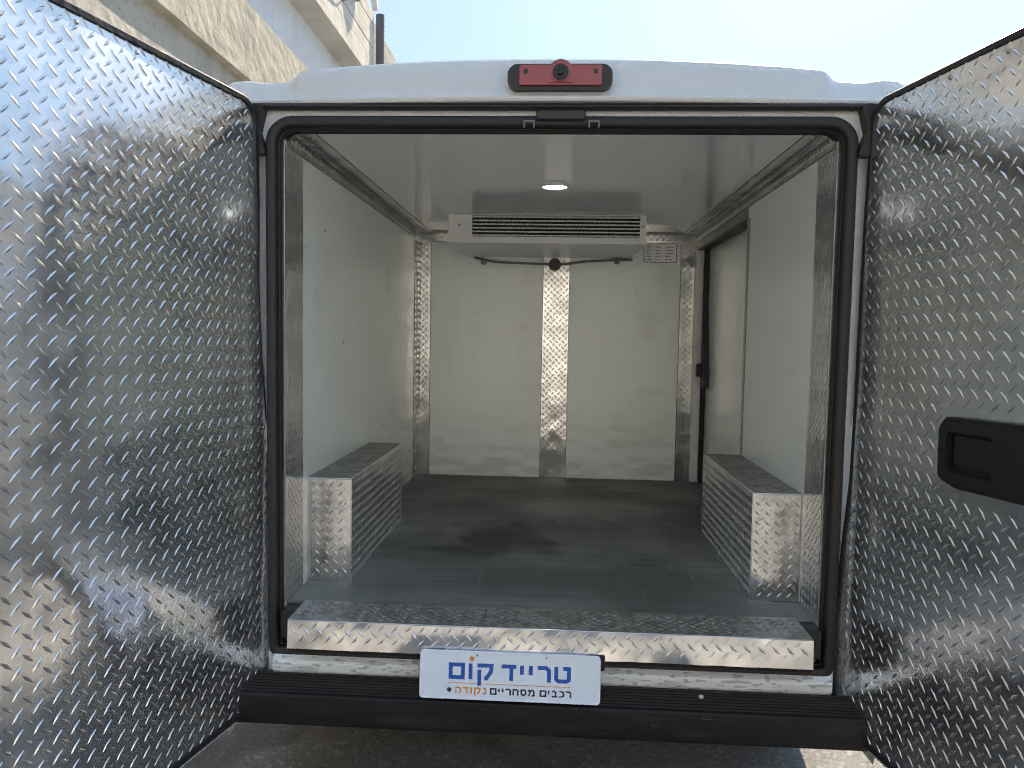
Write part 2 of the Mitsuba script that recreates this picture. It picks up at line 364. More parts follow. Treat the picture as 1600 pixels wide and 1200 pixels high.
def yard_building():
    # stands behind the photographer; shows only as the bright band in the polished plates
    b = thing('yard_building', 'long pale plastered building across the yard behind the camera', 'building')
    y, x0, x1, h = -12.5, -3.2, 24.0, 6.2
    holes, xs = [], np.arange(x0 + 1.6, x1 - 2.2, 2.9)
    for x in xs:
        for z in (1.0, 4.0): holes.append(sbox(x, z, x + 1.3, z + 1.25))
    wall = sbox(x0, -0.02, x1, h).difference(unary_union(holes))
    obj('wall', xz(wall, y - 0.3, y), 'plaster', b, smooth=False)
    obj('cornice', cbox(x0 - 0.1, x1 + 0.1, y - 0.4, y + 0.15, h, h + 0.3, 0.02), 'plaster', b)
    for q in holes:
        q0, q1, q2, q3 = q.bounds
        w = obj('window', xz(q.difference(q.buffer(-0.07)), y - 0.18, y - 0.08), 'paint_white', b, smooth=False)
        obj('pane', xz(q.buffer(-0.07), y - 0.14, y - 0.12), 'window_dark', w, smooth=False)
        obj('sill', cbox(q0 - 0.08, q2 + 0.08, y + 0.002, y + 0.09, q1 - 0.09, q1 - 0.005, 0.01), 'concrete_smooth', w)
yard_building()

# ------------------------------------------------------------------ van
van = thing('cargo_van', 'white refrigerated cargo van seen from behind with both rear doors wide open', 'van')

def opening(hw_top, hw_bot, zt, zb, r):
    return round_poly(Polygon([(XC - hw_bot, zb), (XC + hw_bot, zb), (XC + hw_top, zt), (XC - hw_top, zt)]), r)
SEAL_OUT = opening(0.777, 0.773, 2.028, 0.548, 0.072).union(sbox(XC - 0.772, 0.548, XC + 0.772, 0.75).buffer(-0.03).buffer(0.03))
SEAL_IN = opening(0.737, 0.737, 1.991, 0.598, 0.06)

def body():
    outer = Polygon([(XC - 0.97, 0.40), (XC + 0.97, 0.40), (XC + 0.99, 0.95), (XC + 0.955, 1.70), (XC + 0.92, 2.062), (XC - 0.92, 2.062), (XC - 0.955, 1.70), (XC - 0.99, 0.95)])
    near = Polygon([(XC + s * x, z) for s, zs in ((1, ((0.778, 0.50), (0.780, 1.10), (0.800, 1.26), (0.812, 2.062))), (-1, ((0.812, 2.062), (0.800, 1.26), (0.780, 1.10), (0.778, 0.50)))) for x, z in zs])
    obj('rear_frame', xz(near.difference(SEAL_OUT.buffer(-0.012)), 0.004, 0.095), 'paint_white', van)
    obj('rear_pillar', xz(outer.difference(near.buffer(0.002)), 0.085, 0.115), 'paint_white', van)
    # flange lip round the opening, just outside of the seal
    # seal: two stacked profiles like a hollow door seal
    mid = SEAL_OUT.buffer(-0.0148, quad_segs=10).exterior
    seal = sweep(mid, oval(0.0150, 0.015, 12), (0, -0.008, 0), **XZ)
    obj('door_seal', seal, 'rubber', van, smooth=True, label='black rubber seal round the rear opening')
    lip = SEAL_OUT.buffer(-0.0305, quad_segs=10).exterior
    obj('seal_lip', sweep(lip, oval(0.0040, 0.012, 8), (0, 0.010, 0), **XZ), 'rubber', van, smooth=True)
    ring = SEAL_OUT.buffer(-0.004).difference(SEAL_OUT.buffer(-0.0285))
    obj('seal_base', xz(ring, 0.006, 0.060), 'matt_black', van)
    # outer sides, lofted along the length
    prof = [(0.93, 0.26), (0.96, 0.40), (0.985, 0.60), (0.99, 0.95), (0.975, 1.35), (0.955, 1.70), (0.935, 1.95), (0.92, 2.06)]
    for s in (-1, 1):
        p = np.array(prof)
        yy = np.linspace(0.086, 2.9, 8)
        v = np.array([[(XC + s * x, y, z) for x, z in p] for y in yy]).reshape(-1, 3)
        k = len(p); f = []
        for i in range(len(yy) - 1):
            for j in range(k - 1):
                a = i * k + j
                f += [[a, a + 1, a + k + 1], [a, a + k + 1, a + k]]
        m = trimesh.Trimesh(v, f, process=False)
        if s < 0: m.invert()
        obj('side_panel', m, 'paint_white', van, smooth=50)
    # cab
    side = Polygon([(2.9, 0.30), (2.9, 2.14), (3.15, 2.13), (3.45, 2.05), (4.15, 1.35), (4.75, 1.12), (4.9, 0.85), (4.92, 0.30)])
    obj('cab', yz(side, XC - 0.96, XC + 0.96), 'paint_white', van, smooth=20)
    win = Polygon([(3.1, 1.35), (3.1, 1.9), (3.4, 1.9), (3.95, 1.38)])
    for s in (-1, 1):
        x = XC + s * 0.962
        obj('cab_window', yz(round_poly(win, 0.03), min(x, x + s * .004), max(x, x + s * .004)), 'window_dark', van)
    obj('underbody', cbox(XC - 0.9, XC + 0.9, 0.15, 4.7, 0.30, 0.56, 0.02), 'matt_black', van)
    for y in (0.82, 4.05):
        for s in (-1, 1):
            x = XC + s * 0.84
            w = obj('wheel', frame_mesh(cat(*[trimesh.creation.cylinder(0.17, 0.20, sections=24)]), (x, y, 0.335), (0, 1, 0), (0, 0, 1), (1, 0, 0)), 'rim_steel', van)
            tor = trimesh.creation.torus(0.25, 0.085, major_sections=32, minor_sections=12)
            tor.vertices[:, 2] *= 1.25
            obj('tyre', frame_mesh(tor, (x, y, 0.335), (0, 1, 0), (0, 0, 1), (1, 0, 0)), 'tyre_rubber', w, smooth=True)
body()

def roof():
    # height of the roof's rear edge along x: raised centre, a step, then the gutter bumps
    def ztop(a):
        a = abs(a)
        return float(np.interp(a, [0, 0.25, 0.45, 0.60, 0.68, 0.700, 0.712, 0.722, 0.735, 0.80, 0.86, 0.90, 0.94, 0.965],
                               [2.190, 2.189, 2.184, 2.177, 2.171, 2.167, 2.158, 2.147, 2.142, 2.139, 2.149, 2.147, 2.128, 2.09]))
    xs = np.unique(np.round(np.concatenate([np.linspace(-0.965, 0.965, 90), [s * q for s in (-1, 1) for q in (0.68, 0.69, 0.70, 0.706, 0.712, 0.717, 0.722, 0.728, 0.735, 0.86, 0.90, 0.94)]]), 4))
    rows = []
    for x in xs:
        zt = ztop(x)
        raised = np.interp(abs(x), [0.70, 0.735], [1, 0])
        yb = -0.040 + 0.055 * (x / 0.95) ** 2
        lip = [(yb + 0.035, 2.060), (yb + 0.004, 2.060), (yb, 2.064), (yb - 0.001, 2.071), (yb + 0.006, 2.077)]
        h = zt - 2.077
        up = [(yb + 0.010 + 0.040 * t ** 1.4 + 0.012 * (1 - raised) * t, 2.077 + h * t) for t in (0.15, 0.4, 0.65, 0.86)]
        top = [(yb + 0.058, zt - 0.006), (yb + 0.068, zt - 0.001), (yb + 0.085, zt), (yb + 0.4, zt + 0.012 * raised), (1.2, zt + 0.02 * raised), (2.0, zt + 0.02 * raised), (2.9, zt - 0.02)]
        rows.append([(XC + x, y, z) for y, z in lip + up + top])
    k = len(rows[0]); v = np.array(rows).reshape(-1, 3); f = []
    for i in range(len(xs) - 1):
        for j in range(k - 1):
            a = i * k + j
            f += [[a, a + k, a + k + 1], [a, a + k + 1, a + 1]]
    obj('roof', trimesh.Trimesh(v, f, process=False), 'paint_white', van, smooth=45)
    # dark gasket under the roof lip, white flange below it is the frame
    obj('roof_gasket', cbox(XC - 0.815, XC + 0.815, -0.022, 0.003, 2.044, 2.0605, 0.006), 'rubber', van)
    for s in (-1, 1):
        pl = Polygon([(s * 0.835, 2.055), (s * 0.775, 2.055), (s * 0.792, 1.985), (s * 0.770, 1.925), (s * 0.808, 1.925), (s * 0.835, 1.99)])
        obj('hinge_cover', xz(shapely.affinity.translate(round_poly(pl, 0.006), XC, 0), -0.030, 0.0035), 'rubber', van)
    # latch block and striker loops on the upper frame
    obj('latch_block', cbox(-0.062, 0.066, -0.034, 0.0, 2.012, 2.040, 0.004), 'black_plastic', van)
    for x in (-0.080, 0.088):
        st = unary_union([sbox(x - 0.014, 1.992, x + 0.014, 2.010)]).difference(sbox(x - 0.0105, 1.980, x + 0.0105, 2.0065))
        obj('striker', xz(st, -0.040, -0.030), 'hose_grey', van)
    for x0, x1 in ((-0.125, -0.066), (0.070, 0.115)):
        obj('latch_shim', cbox(x0, x1, -0.004, 0.0035, 2.031, 2.036, 0.001), 'unit_casing', van)
    # brake light with a camera in its middle
    b = obj('brake_light', xz(round_poly(sbox(-0.137 - 0.0, 2.084, 0.132, 2.149), 0.026), -0.050, 0.02), 'black_plastic', van, label='red centre brake light with black end caps')
    lens = unary_union([sbox(-0.106, 2.094, 0.104, 2.144), Point(-0.001, 2.127).buffer(0.031, quad_segs=16)])
    obj('lens', xz(round_poly(lens, 0.004), -0.058, -0.049), 'red_lens', b)
    obj('lens_bump', cyl((-0.001, -0.062, 2.127), (-0.001, -0.0575, 2.127), 0.0265, 28), 'red_lens', b)
    ring = Point(-0.001, 2.124).buffer(0.0205, quad_segs=12)
    obj('camera_housing', xz(ring, -0.0645, -0.0615), 'black_plastic', b)
    obj('camera_glass', trimesh.creation.icosphere(2, 0.011).apply_translation((-0.001, -0.0600, 2.124)), 'lens_glass', b, smooth=True)
    for i in range(7):
        a = math.radians(i * 360 / 7)
        obj('camera_diode', trimesh.creation.icosphere(1, 0.0028).apply_translation((-0.001 + 0.0165 * math.cos(a), -0.0640, 2.124 + 0.0165 * math.sin(a))), 'lens_glass', b, smooth=True)
    for x in (-0.090, 0.088):
        obj('screw', cyl((x, -0.060, 2.128), (x, -0.0575, 2.128), 0.006, 14), 'black_plastic', b)
    obj('lens_bar', cbox(-0.030, 0.030, -0.061, -0.0575, 2.098, 2.101, 0.001), 'red_lens', b)
roof()

def rear_step():
    # painted sill
    sec = Polygon([(0.05, 0.50), (0.05, 0.585), (0.012, 0.582), (-0.020, 0.560), (-0.036, 0.548), (-0.040, 0.540), (-0.036, 0.520), (-0.02, 0.50)])
    obj('sill', yz(round_poly(sec, 0.004), XC - 0.752, XC + 0.762), 'paint_worn', van, label='scuffed white painted sill below the rear opening')
    obj('sill_gap', cbox(XC - 0.70, XC + 0.70, -0.07, 0.004, 0.586, 0.612, 0.003), 'matt_black', van)
    obj('sill_slot', cbox(-0.66, -0.36, -0.016, 0.0, 0.5655, 0.5735, 0.003), 'matt_black', van)
    # bumper: ribbed step then a rounded drop
    pts = [(-0.030, 0.38), (-0.030, 0.511)]
    y = -0.034
    for i in range(7):
        b = 0.512 - i * 0.0030
        pts += [(y, b), (y - 0.0055, b + 0.001), (y - 0.0070, b - 0.004), (y - 0.0095, b - 0.004)]
        y -= 0.0105
    pts += [(y - 0.003, 0.492), (y - 0.009, 0.490), (y - 0.012, 0.485), (y - 0.014, 0.460), (y - 0.013, 0.418), (y - 0.009, 0.408), (y + 0.02, 0.40)]
    obj('bumper', yz(Polygon(pts), XC - 0.965, XC + 0.965), 'bumper_plastic', van, smooth=25, label='black plastic rear bumper step')
    obj('bumper_notch', cbox(0.262, 0.287, y - 0.020, y - 0.01, 0.446, 0.462, 0.002), 'matt_black', van)
    obj('rivet', cyl((0.405, -0.060, 0.495), (0.405, -0.060, 0.5085), 0.006, 12), 'plate_white', van)
rear_step()

def lining():
    L, R = XC - HW, XC + HW
    # floor and threshold
    obj('floor', trimesh.creation.box(bounds=[[L - 0.05, 0.048, ZF - 0.03], [0.652, YF + 0.03, ZF]]), 'floor_vinyl', van, smooth=False)
    obj('step_floor', trimesh.creation.box(bounds=[[0.6545, 0.048, ZF - 0.035], [0.86, YF + 0.03, ZF - 0.0025]]), 'floor_vinyl', van, smooth=False)
    obj('floor_base', cbox(-0.68, 0.665, -0.094, 0.06, 0.616, ZF - 0.0035, 0.002), 'matt_black', van)
    obj('floor_underlay', cbox(L - 0.04, R + 0.11, 0.06, YF + 0.02, 0.56, ZF - 0.04, 0.002), 'matt_black', van)
    treadplate('threshold_top', van, 1.376, 0.150, (XC - 0.688, -0.0965, ZF - 0.0005), (1, 0, 0), (0, 1, 0), (0, 0, 1), bsdf='aluminium_dull', lug_h=0.09, lug_w=0.24)
    treadplate('threshold_face', van, 1.372, 0.074, (XC - 0.686, -0.1025, ZF - 0.0735), (1, 0, 0), (0, 0.075, 0.99718), (0, -0.99718, 0.075), pitch=0.036, wave=0.006, lug_h=0.085, lug_w=0.24, label='bright tread plate edge across the load floor')
    for s in (-1, 1):
        obj('threshold_end', cbox(XC + s * 0.716 - 0.022, XC + s * 0.716 + 0.022, -0.018, 0.05, 0.60, ZF - 0.006, 0.004), 'rubber', van)
    obj('threshold_corner', cyl((XC - 0.686, -0.0965, ZF - 0.0005), (XC + 0.686, -0.0965, ZF - 0.0005), 0.0022, 10), 'aluminium_tread', van)
    # walls, bulkhead, ceiling: sheets with a real thickness
    t = 0.03
    obj('wall_panel', trimesh.creation.box(bounds=[[L - t, YR, ZF - 0.02], [L, YF + t, ZC + t]]), 'panel_white', van, smooth=False)
    obj('wall_panel', trimesh.creation.box(bounds=[[R, YR, ZF - 0.02], [R + t, 0.965, ZC + t]]), 'panel_white', van, smooth=False)
    obj('wall_panel', trimesh.creation.box(bounds=[[R, 0.965, 1.925], [R + t, YF + t, ZC + t]]), 'aluminium_dull', van, smooth=False)
    cx = XC + 0.008
    obj('bulkhead_panel', trimesh.creation.box(bounds=[[L, YF, ZF - 0.02], [cx - 0.001, YF + t, ZC + t]]), 'panel_white', van, smooth=False)
    obj('bulkhead_panel', trimesh.creation.box(bounds=[[cx + 0.001, YF, ZF - 0.02], [R + 0.12, YF + t, ZC + t]]), 'panel_white', van, smooth=False)
    obj('ceiling_panel', trimesh.creation.box(bounds=[[L - t, 0.04, ZC], [R + t, YF + t, ZC + 0.03]]), 'ceiling_gloss', van, smooth=False)
    # sliding side door seen in its recess
    obj('side_door_panel', trimesh.creation.box(bounds=[[0.802, 0.90, 0.66], [0.83, YF, 2.04]]), 'panel_white', van, smooth=False, label='recessed white inner panel of the sliding side door')
    obj('side_door_jamb', trimesh.creation.box(bounds=[[R + 0.03, 0.935, 0.66], [0.802, 0.965, 2.0]]), 'panel_white', van, smooth=False)
    obj('side_door_seal', cbox(0.778, 0.801, YF - 0.045, YF - 0.001, ZF, 1.93, 0.009), 'rubber', van)
    obj('side_door_jamb', cbox(R + 0.002, 0.777, YF - 0.030, YF - 0.001, ZF, 1.93, 0.004), 'unit_casing', van)
    obj('side_door_seal', cbox(R + 0.002, 0.801, 0.967, YF - 0.047, 1.917, 1.935, 0.007), 'rubber', van)
    wedge = Polygon([(YF - 0.052, 1.90), (YF - 0.06, 1.6), (YF - 0.13, 1.27), (YF - 0.13, 1.20), (YF - 0.052, 1.20)])
    obj('side_door_strap', yz(wedge, 0.770, 0.800), 'rubber', van)
    obj('side_door_latch', cbox(0.745, 0.79, YF - 0.075, YF - 0.0505, 1.255, 1.325, 0.006), 'black_plastic', van)
    # trims of tread plate
    def strip(w, h, O, U, V, N, **k):
        k.setdefault('bsdf', 'aluminium_trim'); k.setdefault('pitch', 0.033)
        kk = treadplate('corner_trim', van, w, h, O, U, V, N, lug_h=0.095, lug_w=0.27, **k)
        obj('sealant', frame_mesh(trimesh.creation.box(bounds=[[-0.003, -0.003, 0.0001], [w + 0.003, h + 0.003, 0.0010]]), O, U, V, N), 'hose_grey', kk, smooth=False)
    z0, z1 = ZF + 0.002, ZC - 0.003
    H = z1 - z0
    strip(0.068, H - 0.05, (L, YF, z0), (1, 0, 0), (0, 0, 1), (0, -1, 0), wave=0.002)                      # bulkhead, left
    strip(0.100, H - 0.05, (L, YF - 0.002, z0), (0, -1, 0), (0, 0, 1), (1, 0, 0), wave=0.002)               # left wall, front
    strip(0.072, H - 0.05, (R - 0.072, YF, z0), (1, 0, 0), (0, 0, 1), (0, -1, 0), wave=0.003)               # bulkhead, right
    strip(0.138, 1.879 - z0, (XC + 0.008 - 0.069, YF, z0), (1, 0, 0), (0, 0, 1), (0, -1, 0), wave=0.002, label='wide tread plate strip down the middle of the bulkhead')
    strip(2 * HW, 0.048, (L, YF, z1 - 0.048), (1, 0, 0), (0, 0, 1), (0, -1, 0))                              # bulkhead, top
    strip(2 * HW - 0.14, 0.06, (L + 0.07, YF - 0.06, ZC), (1, 0, 0), (0, 1, 0), (0, 0, -1))                  # ceiling, front
    for s in (-1, 1):
        X = L if s < 0 else R
        n = (-s, 0, 0)
        strip(YF - 0.06 - 0.05, 0.068, (X, 0.05, ZC), (0, 1, 0), n, (0, 0, -1))                              # ceiling, along the wall
        strip(YF - 0.10 - 0.05, 0.040, (X, 0.05, z1 - 0.040), (0, 1, 0), (0, 0, 1), n)                       # wall, under the ceiling
        treadplate('jamb_trim', van, 0.145, H - 0.045, (X, YR + 0.001, z0), (0, 1, 0), (0, 0, 1), n, pitch=0.026, bsdf='aluminium_trim', lug_h=0.07)
        # closing edge between the lining and the body
        obj('jamb_edge', cbox(min(X, X + s * 0.05), max(X, X + s * 0.05), YR - 0.004, YR - 0.001, z0, z1, 0.001), 'aluminium_dull', van)
    obj('ceiling_edge', cbox(L - 0.03, R + 0.03, 0.036, 0.039, ZC - 0.004, ZC + 0.03, 0.001), 'aluminium_tread', van)
    treadplate('ceiling_trim', van, 2 * HW - 0.14, 0.03, (L + 0.07, 0.042, ZC), (1, 0, 0), (0, 1, 0), (0, 0, -1), pitch=0.024)
    # edge trim of the side door opening (narrow, folded)
    strip(0.026, H - 0.09, (R, 0.938, z0), (0, 1, 0), (0, 0, 1), (-1, 0, 0), pitch=0.024)
    strip(0.030, 1.24, (R + 0.001, 0.966, z0), (1, 0, 0), (0, 0, 1), (0, 1, 0), pitch=0.024)
    for y, zz in ((0.62, 1.42), (1.25, 1.05), (0.4, 1.78)):
        obj('rivet', cyl((L, y, zz), (L + 0.002, y, zz), 0.004, 10), 'hose_grey', van)
lining()

def wheel_boxes():
    for s in (-1, 1):
        if s < 0: x0, x1, y0, y1, zt = XC - HW, -0.614, 0.222, 1.010, 1.008
        else: x0, x1, y0, y1, zt = 0.588, XC + HW, 0.193, 0.952, 1.005
        w = obj('wheel_box', cbox(x0 + 0.006, x1 - 0.006, y0 + 0.006, y1 - 0.003, ZF, zt - 0.006, 0.001), 'aluminium_dull', van, smooth=False,
                label='tread plate box over the %s rear wheel' % ('left' if s < 0 else 'right'))
        def pl(name, *a, **k): treadplate(name, w, *a, **k)
        pl('front_face', x1 - x0, zt - ZF, (x0, y0 + 0.003, ZF), (1, 0, 0), (0, 0, 1), (0, -1, 0), pitch=0.0285, bsdf='aluminium_trim', lug_h=0.075, lug_w=0.23, wave=0.0015)
        if s < 0: pl('side_face', y1 - y0, zt - ZF, (x1 - 0.003, y0, ZF), (0, 1, 0), (0, 0, 1), (1, 0, 0), pitch=0.0285, lug_h=0.075, lug_w=0.23)
        else: pl('side_face', y1 - y0, zt - ZF, (x0 + 0.003, y0, ZF), (0, 1, 0), (0, 0, 1), (-1, 0, 0), pitch=0.0285, lug_h=0.075, lug_w=0.23)
        pl('top_face', x1 - x0, y1 - y0, (x0, y0, zt - 0.003), (1, 0, 0), (0, 1, 0), (0, 0, 1), pitch=0.0285, bsdf='aluminium_dull')
        obj('back_face', cbox(x0 + 0.002, x1 - 0.002, y1 - 0.003, y1 - 0.001, ZF, zt - 0.002, 0.0005), 'aluminium_tread', w)
        obj('edge', cyl(((x1 if s < 0 else x0) - s * 0, y0, ZF), ((x1 if s < 0 else x0), y0, zt - 0.001), 0.0022, 8), 'aluminium_tread', w)
        obj('edge', cyl((x0, y0, zt - 0.001), (x1, y0, zt - 0.001), 0.0022, 8), 'aluminium_tread', w)
        xe = x1 if s < 0 else x0
        obj('edge', cyl((xe, y0, zt - 0.001), (xe, y1, zt - 0.001), 0.0022, 8), 'aluminium_tread', w)
        for zz in (0.93, 0.76):
            obj('rivet', cyl((xe - s * -0.018, y0 - 0.001, zz), (xe - s * -0.018, y0 + 0.002, zz), 0.0045, 10), 'screw_metal', w)
wheel_boxes()

# ------------------------------------------------------------------ rear doors
A = math.radians(11)
def rear_door(s):
    side = 'left' if s < 0 else 'right'
    D = obj_key = key(f'{van}__rear_door')
    labels[D] = {'label': f'open {side} rear door lined with shiny tread plate'}
    h = np.array([-0.80 if s < 0 else 0.79, 0, 0])
    U = np.array([s * math.sin(A), -math.cos(A), 0])
    N = np.array([-s * math.cos(A), -math.sin(A), 0])
    V = np.array([0, 0, 1.0])
    F = dict(U=U, V=V, N=N)
    zb = 0.432
    if s < 0: e = [(zb, -0.046), (0.757, -0.041), (1.0, -0.033), (1.127, -0.022), (1.21, 0.002), (1.40, 0.025), (1.568, 0.036), (1.823, 0.034), (2.048, 0.042)]
    else: e = [(zb, -0.031), (0.674, -0.032), (0.9, -0.012), (1.089, 0.012), (1.30, 0.018), (1.591, 0.021), (1.80, 0.026), (2.048, 0.036)]
    outline = Polygon([(d, z) for z, d in e] + [(0.845, 2.048), (0.845, zb)])
    outline = outline.buffer(-0.055, quad_segs=12).buffer(0.055, quad_segs=12)
    seed = 3.0 if s < 0 else 11.0
    def wfn(d, z):
        d, z = np.asarray(d, float), np.asarray(z, float)
        q = np.stack([d + seed, z, np.full_like(d, seed)], -1)
        bow = (0.034 if s < 0 else 0.020) * (1 - ((d - 0.40) / 0.445) ** 2) * (1 - ((z - 1.24) / 0.82) ** 2) + 0.0035 * fb(q, 2.2, 2) * 2
        mid = 0.0022 * fb(q + 5, 7.0, 2) * 2
        fine = 0.00022 * fb(q + 9, 26.0, 2) * 2
        # the sheet is drawn in a little along its edges
        return bow + mid + fine
    nz, nd = 190, 96
    zs = np.linspace(zb + 0.0005, 2.0475, nz)
    rows = []
    for z in zs:
        b = outline.intersection(LineString([(-1, z), (2, z)])).bounds
        rows.append(np.stack([np.linspace(b[0], b[2], nd), np.full(nd, z)], 1))
    g = np.array(rows)
    w = wfn(g[..., 0], g[..., 1])
    v = np.concatenate([g, w[..., None]], -1).reshape(-1, 3)
    i, j = np.meshgrid(np.arange(nd - 1), np.arange(nz - 1))
    a = (j * nd + i).ravel()
    f = np.vstack([np.stack([a, a + 1, a + nd + 1], 1), np.stack([a, a + nd + 1, a + nd], 1)])
    sheet = frame_mesh(trimesh.Trimesh(v, f, process=False), h, **F)
    obj('lining', sheet, 'aluminium_tread', D, smooth=True)
    keep = outline.buffer(0.004)
    if s > 0: keep = keep.difference(sbox(0.371, 1.140, 0.86, 1.315))
    obj('tread', tread(keep, 0.0395, h, wfn=wfn, phase=(0.01, 0.012), **F), 'aluminium_tread', D, smooth=40, kind='stuff')
    # gasket round the lining, hollow-door core, outer skin
    obj('gasket', sweep(outline.exterior, [(-0.003, 0.006), (0.008, 0.007), (0.013, 0.002), (0.014, -0.022), (-0.004, -0.026), (-0.006, -0.004)], h, step=0.012, **F), 'rubber', D, smooth=40)
    core = outline.buffer(0.004)
    obj('core', frame_mesh(extrude(core, 0.030), h - N * 0.046, **F), 'door_inside', D, smooth=30)
    skin = unary_union([outline.buffer(0.026, quad_segs=12), shapely.affinity.translate(outline.buffer(0.026, quad_segs=12), 0, -0.036)]).buffer(-0.01).buffer(0.01)
    k = obj('skin', frame_mesh(extrude(skin, 0.010), h - N * 0.060, **F), 'paint_white', D, smooth=30)
    ch = sweep(skin.exterior, [(-0.004, 0.0), (0.002, 0.001), (0.003, 0.006), (0.001, 0.011), (-0.004, 0.012)], h - N * 0.060, step=0.012, **F)
    obj('skin_hem', ch, 'paint_white', D, smooth=40)
    # screws along the edges
    for d in (0.16, 0.31, 0.47, 0.63, 0.77):
        obj('screw', frame_mesh(trimesh.creation.icosphere(2, 0.005).apply_scale([1, 1, 0.5]).apply_translation((d, 2.030 - random.uniform(0, 0.006), float(wfn(d, 2.03)) + 0.001)), h, **F), 'screw_metal', D, smooth=True)
    for z in (0.62, 0.80, 0.98, 1.19, 1.42, 1.66, 1.88):
        d = float(np.interp(z, [q[0] for q in e], [q[1] for q in e])) + 0.017
        obj('screw', frame_mesh(trimesh.creation.icosphere(2, 0.005).apply_scale([1, 1, 0.5]).apply_translation((d, z, float(wfn(d, z)) + 0.001)), h, **F), 'screw_metal', D, smooth=True)
    # hinges between the door and the frame
    for z in (0.80, 1.75):
        x = h[0] - s * 0.002
        obj('hinge', cyl((x + s * 0.03, 0.0, z - 0.05), (x + s * 0.03, 0.0, z + 0.05), 0.011, 14), 'paint_white', D)
    if s > 0:
        # inner latch cover with its recessed grip
        pl = Polygon([(0.345, 1.166), (0.343, 1.275), (0.362, 1.298), (0.55, 1.302), (0.775, 1.296), (0.780, 1.162), (0.57, 1.156), (0.40, 1.152)])
        pl = shapely.affinity.translate(round_poly(pl, 0.018), 0.042, 0)
        hole = shapely.affinity.translate(round_poly(Polygon([(0.378, 1.188), (0.378, 1.266), (0.500, 1.270), (0.500, 1.186)]), 0.008), 0.042, 0)
        base = extrude(pl.difference(hole), 0.044); base.apply_translation((0, 0, 0.0))
        rim = extrude(pl.buffer(-0.008).difference(hole.buffer(0.003)), 0.007); rim.apply_translation((0, 0, 0.044))
        obj('latch_cover', frame_mesh(cat(base, rim), h, **F), 'black_plastic', D, smooth=25, label='black latch cover with a recessed grip')
        back = extrude(hole.buffer(0.002), 0.004); back.apply_translation((0, 0, 0.028))
        obj('latch_recess', frame_mesh(back, h, **F), 'matt_black', D)
        flap = extrude(round_poly(sbox(0.427, 1.20, 0.534, 1.262), 0.006), 0.007); flap.apply_translation((0, 0, 0.0325))
        obj('latch_flap', frame_mesh(flap, h, **F), 'black_plastic', D)
        for d in (0.399, 0.572):
            sc = extrude(Point(d, 1.226).buffer(0.005), 0.003); sc.apply_translation((0, 0, 0.0495))
            obj('screw', frame_mesh(sc, h, **F), 'matt_black', D)
    return D
rear_door(-1); rear_door(1)

# ------------------------------------------------------------------ cooling unit, lamp, notice
def cooling_unit():
    c = thing('cooling_unit', 'pale grey cooling unit with a slatted grille under the ceiling, on the bulkhead', 'cooling unit')
    x0, x1, y0 = -0.500, 0.398, 1.455
    front = sbox(x0, 1.900, x1, ZC - 0.002).difference(sbox(-0.392, 1.905, 0.372, ZC - 0.006))
    obj('front_frame', xz(front, y0, y0 + 0.012), 'unit_casing', c)
    for s, xa in ((0, x0), (1, x1 - 0.012)):
        obj('side_cheek', cbox(xa, xa + 0.012, y0 + 0.013, YF - 0.003, 1.886, ZC - 0.002, 0.002), 'unit_casing', c)
    obj('grille_back', cbox(-0.40, 0.38, y0 + 0.09, y0 + 0.10, 1.89, ZC - 0.002, 0.001), 'grille_dark', c)
    for i in range(6):
        z = 1.912 + i * 0.0166
        obj('grille_slat', cyl((-0.392, y0 + 0.010, z), (0.372, y0 + 0.010, z), 0.0034, 8), 'slat_metal', c)
    for i in range(15):
        x = -0.36 + i * 0.05
        obj('coil_fin', cbox(x - 0.001, x + 0.001, y0 + 0.06, y0 + 0.089, 1.90, ZC - 0.004, 0.0003), 'grille_dark', c)
    pan = Polygon([(x0 - 0.004, y0 - 0.006), (x1 + 0.004, y0 - 0.006), (x1 + 0.004, y0 + 0.10), (0.385, YF - 0.005), (-0.455, YF - 0.005), (x0 - 0.004, y0 + 0.10)])
    m = extrude(pan, 0.024); m.apply_translation((0, 0, 1.876))
    obj('drip_pan', m, 'unit_casing', c)
    for x in (-0.45, 0.385):
        obj('screw', cyl((x, y0 - 0.003, 1.956), (x, y0 + 0.001, 1.956), 0.005, 12), 'hose_grey', c)
    t = np.linspace(0, 1, 30)
    px = -0.44 + t * 0.80
    pz = np.interp(t, [0, 0.06, 0.10, 0.5, 0.60, 0.75, 0.92, 1.0], [1.876, 1.856, 1.848, 1.838, 1.840, 1.858, 1.862, 1.876])
    pz = np.convolve(np.pad(pz, 2, 'edge'), np.ones(5) / 5, 'valid')
    obj('drain_hose', tube(np.stack([px, np.full(30, YF - 0.030), pz], 1), 0.0062, 10), 'hose_grey', c, smooth=True)
    obj('hose_joint', cyl((-0.012, YF - 0.055, 1.836), (-0.012, YF - 0.004, 1.836), 0.033, 24), 'black_plastic', c)
    for x, z in ((-0.395, 1.848), (0.318, 1.858)):
        obj('hose_clip', cbox(x - 0.012, x + 0.012, YF - 0.042, YF - 0.003, z - 0.013, z + 0.012, 0.003), 'hose_grey', c)
    obj('pan_bracket', cbox(0.33, 0.40, YF - 0.03, YF - 0.004, 1.862, 1.874, 0.002), 'hose_grey', c)
cooling_unit()

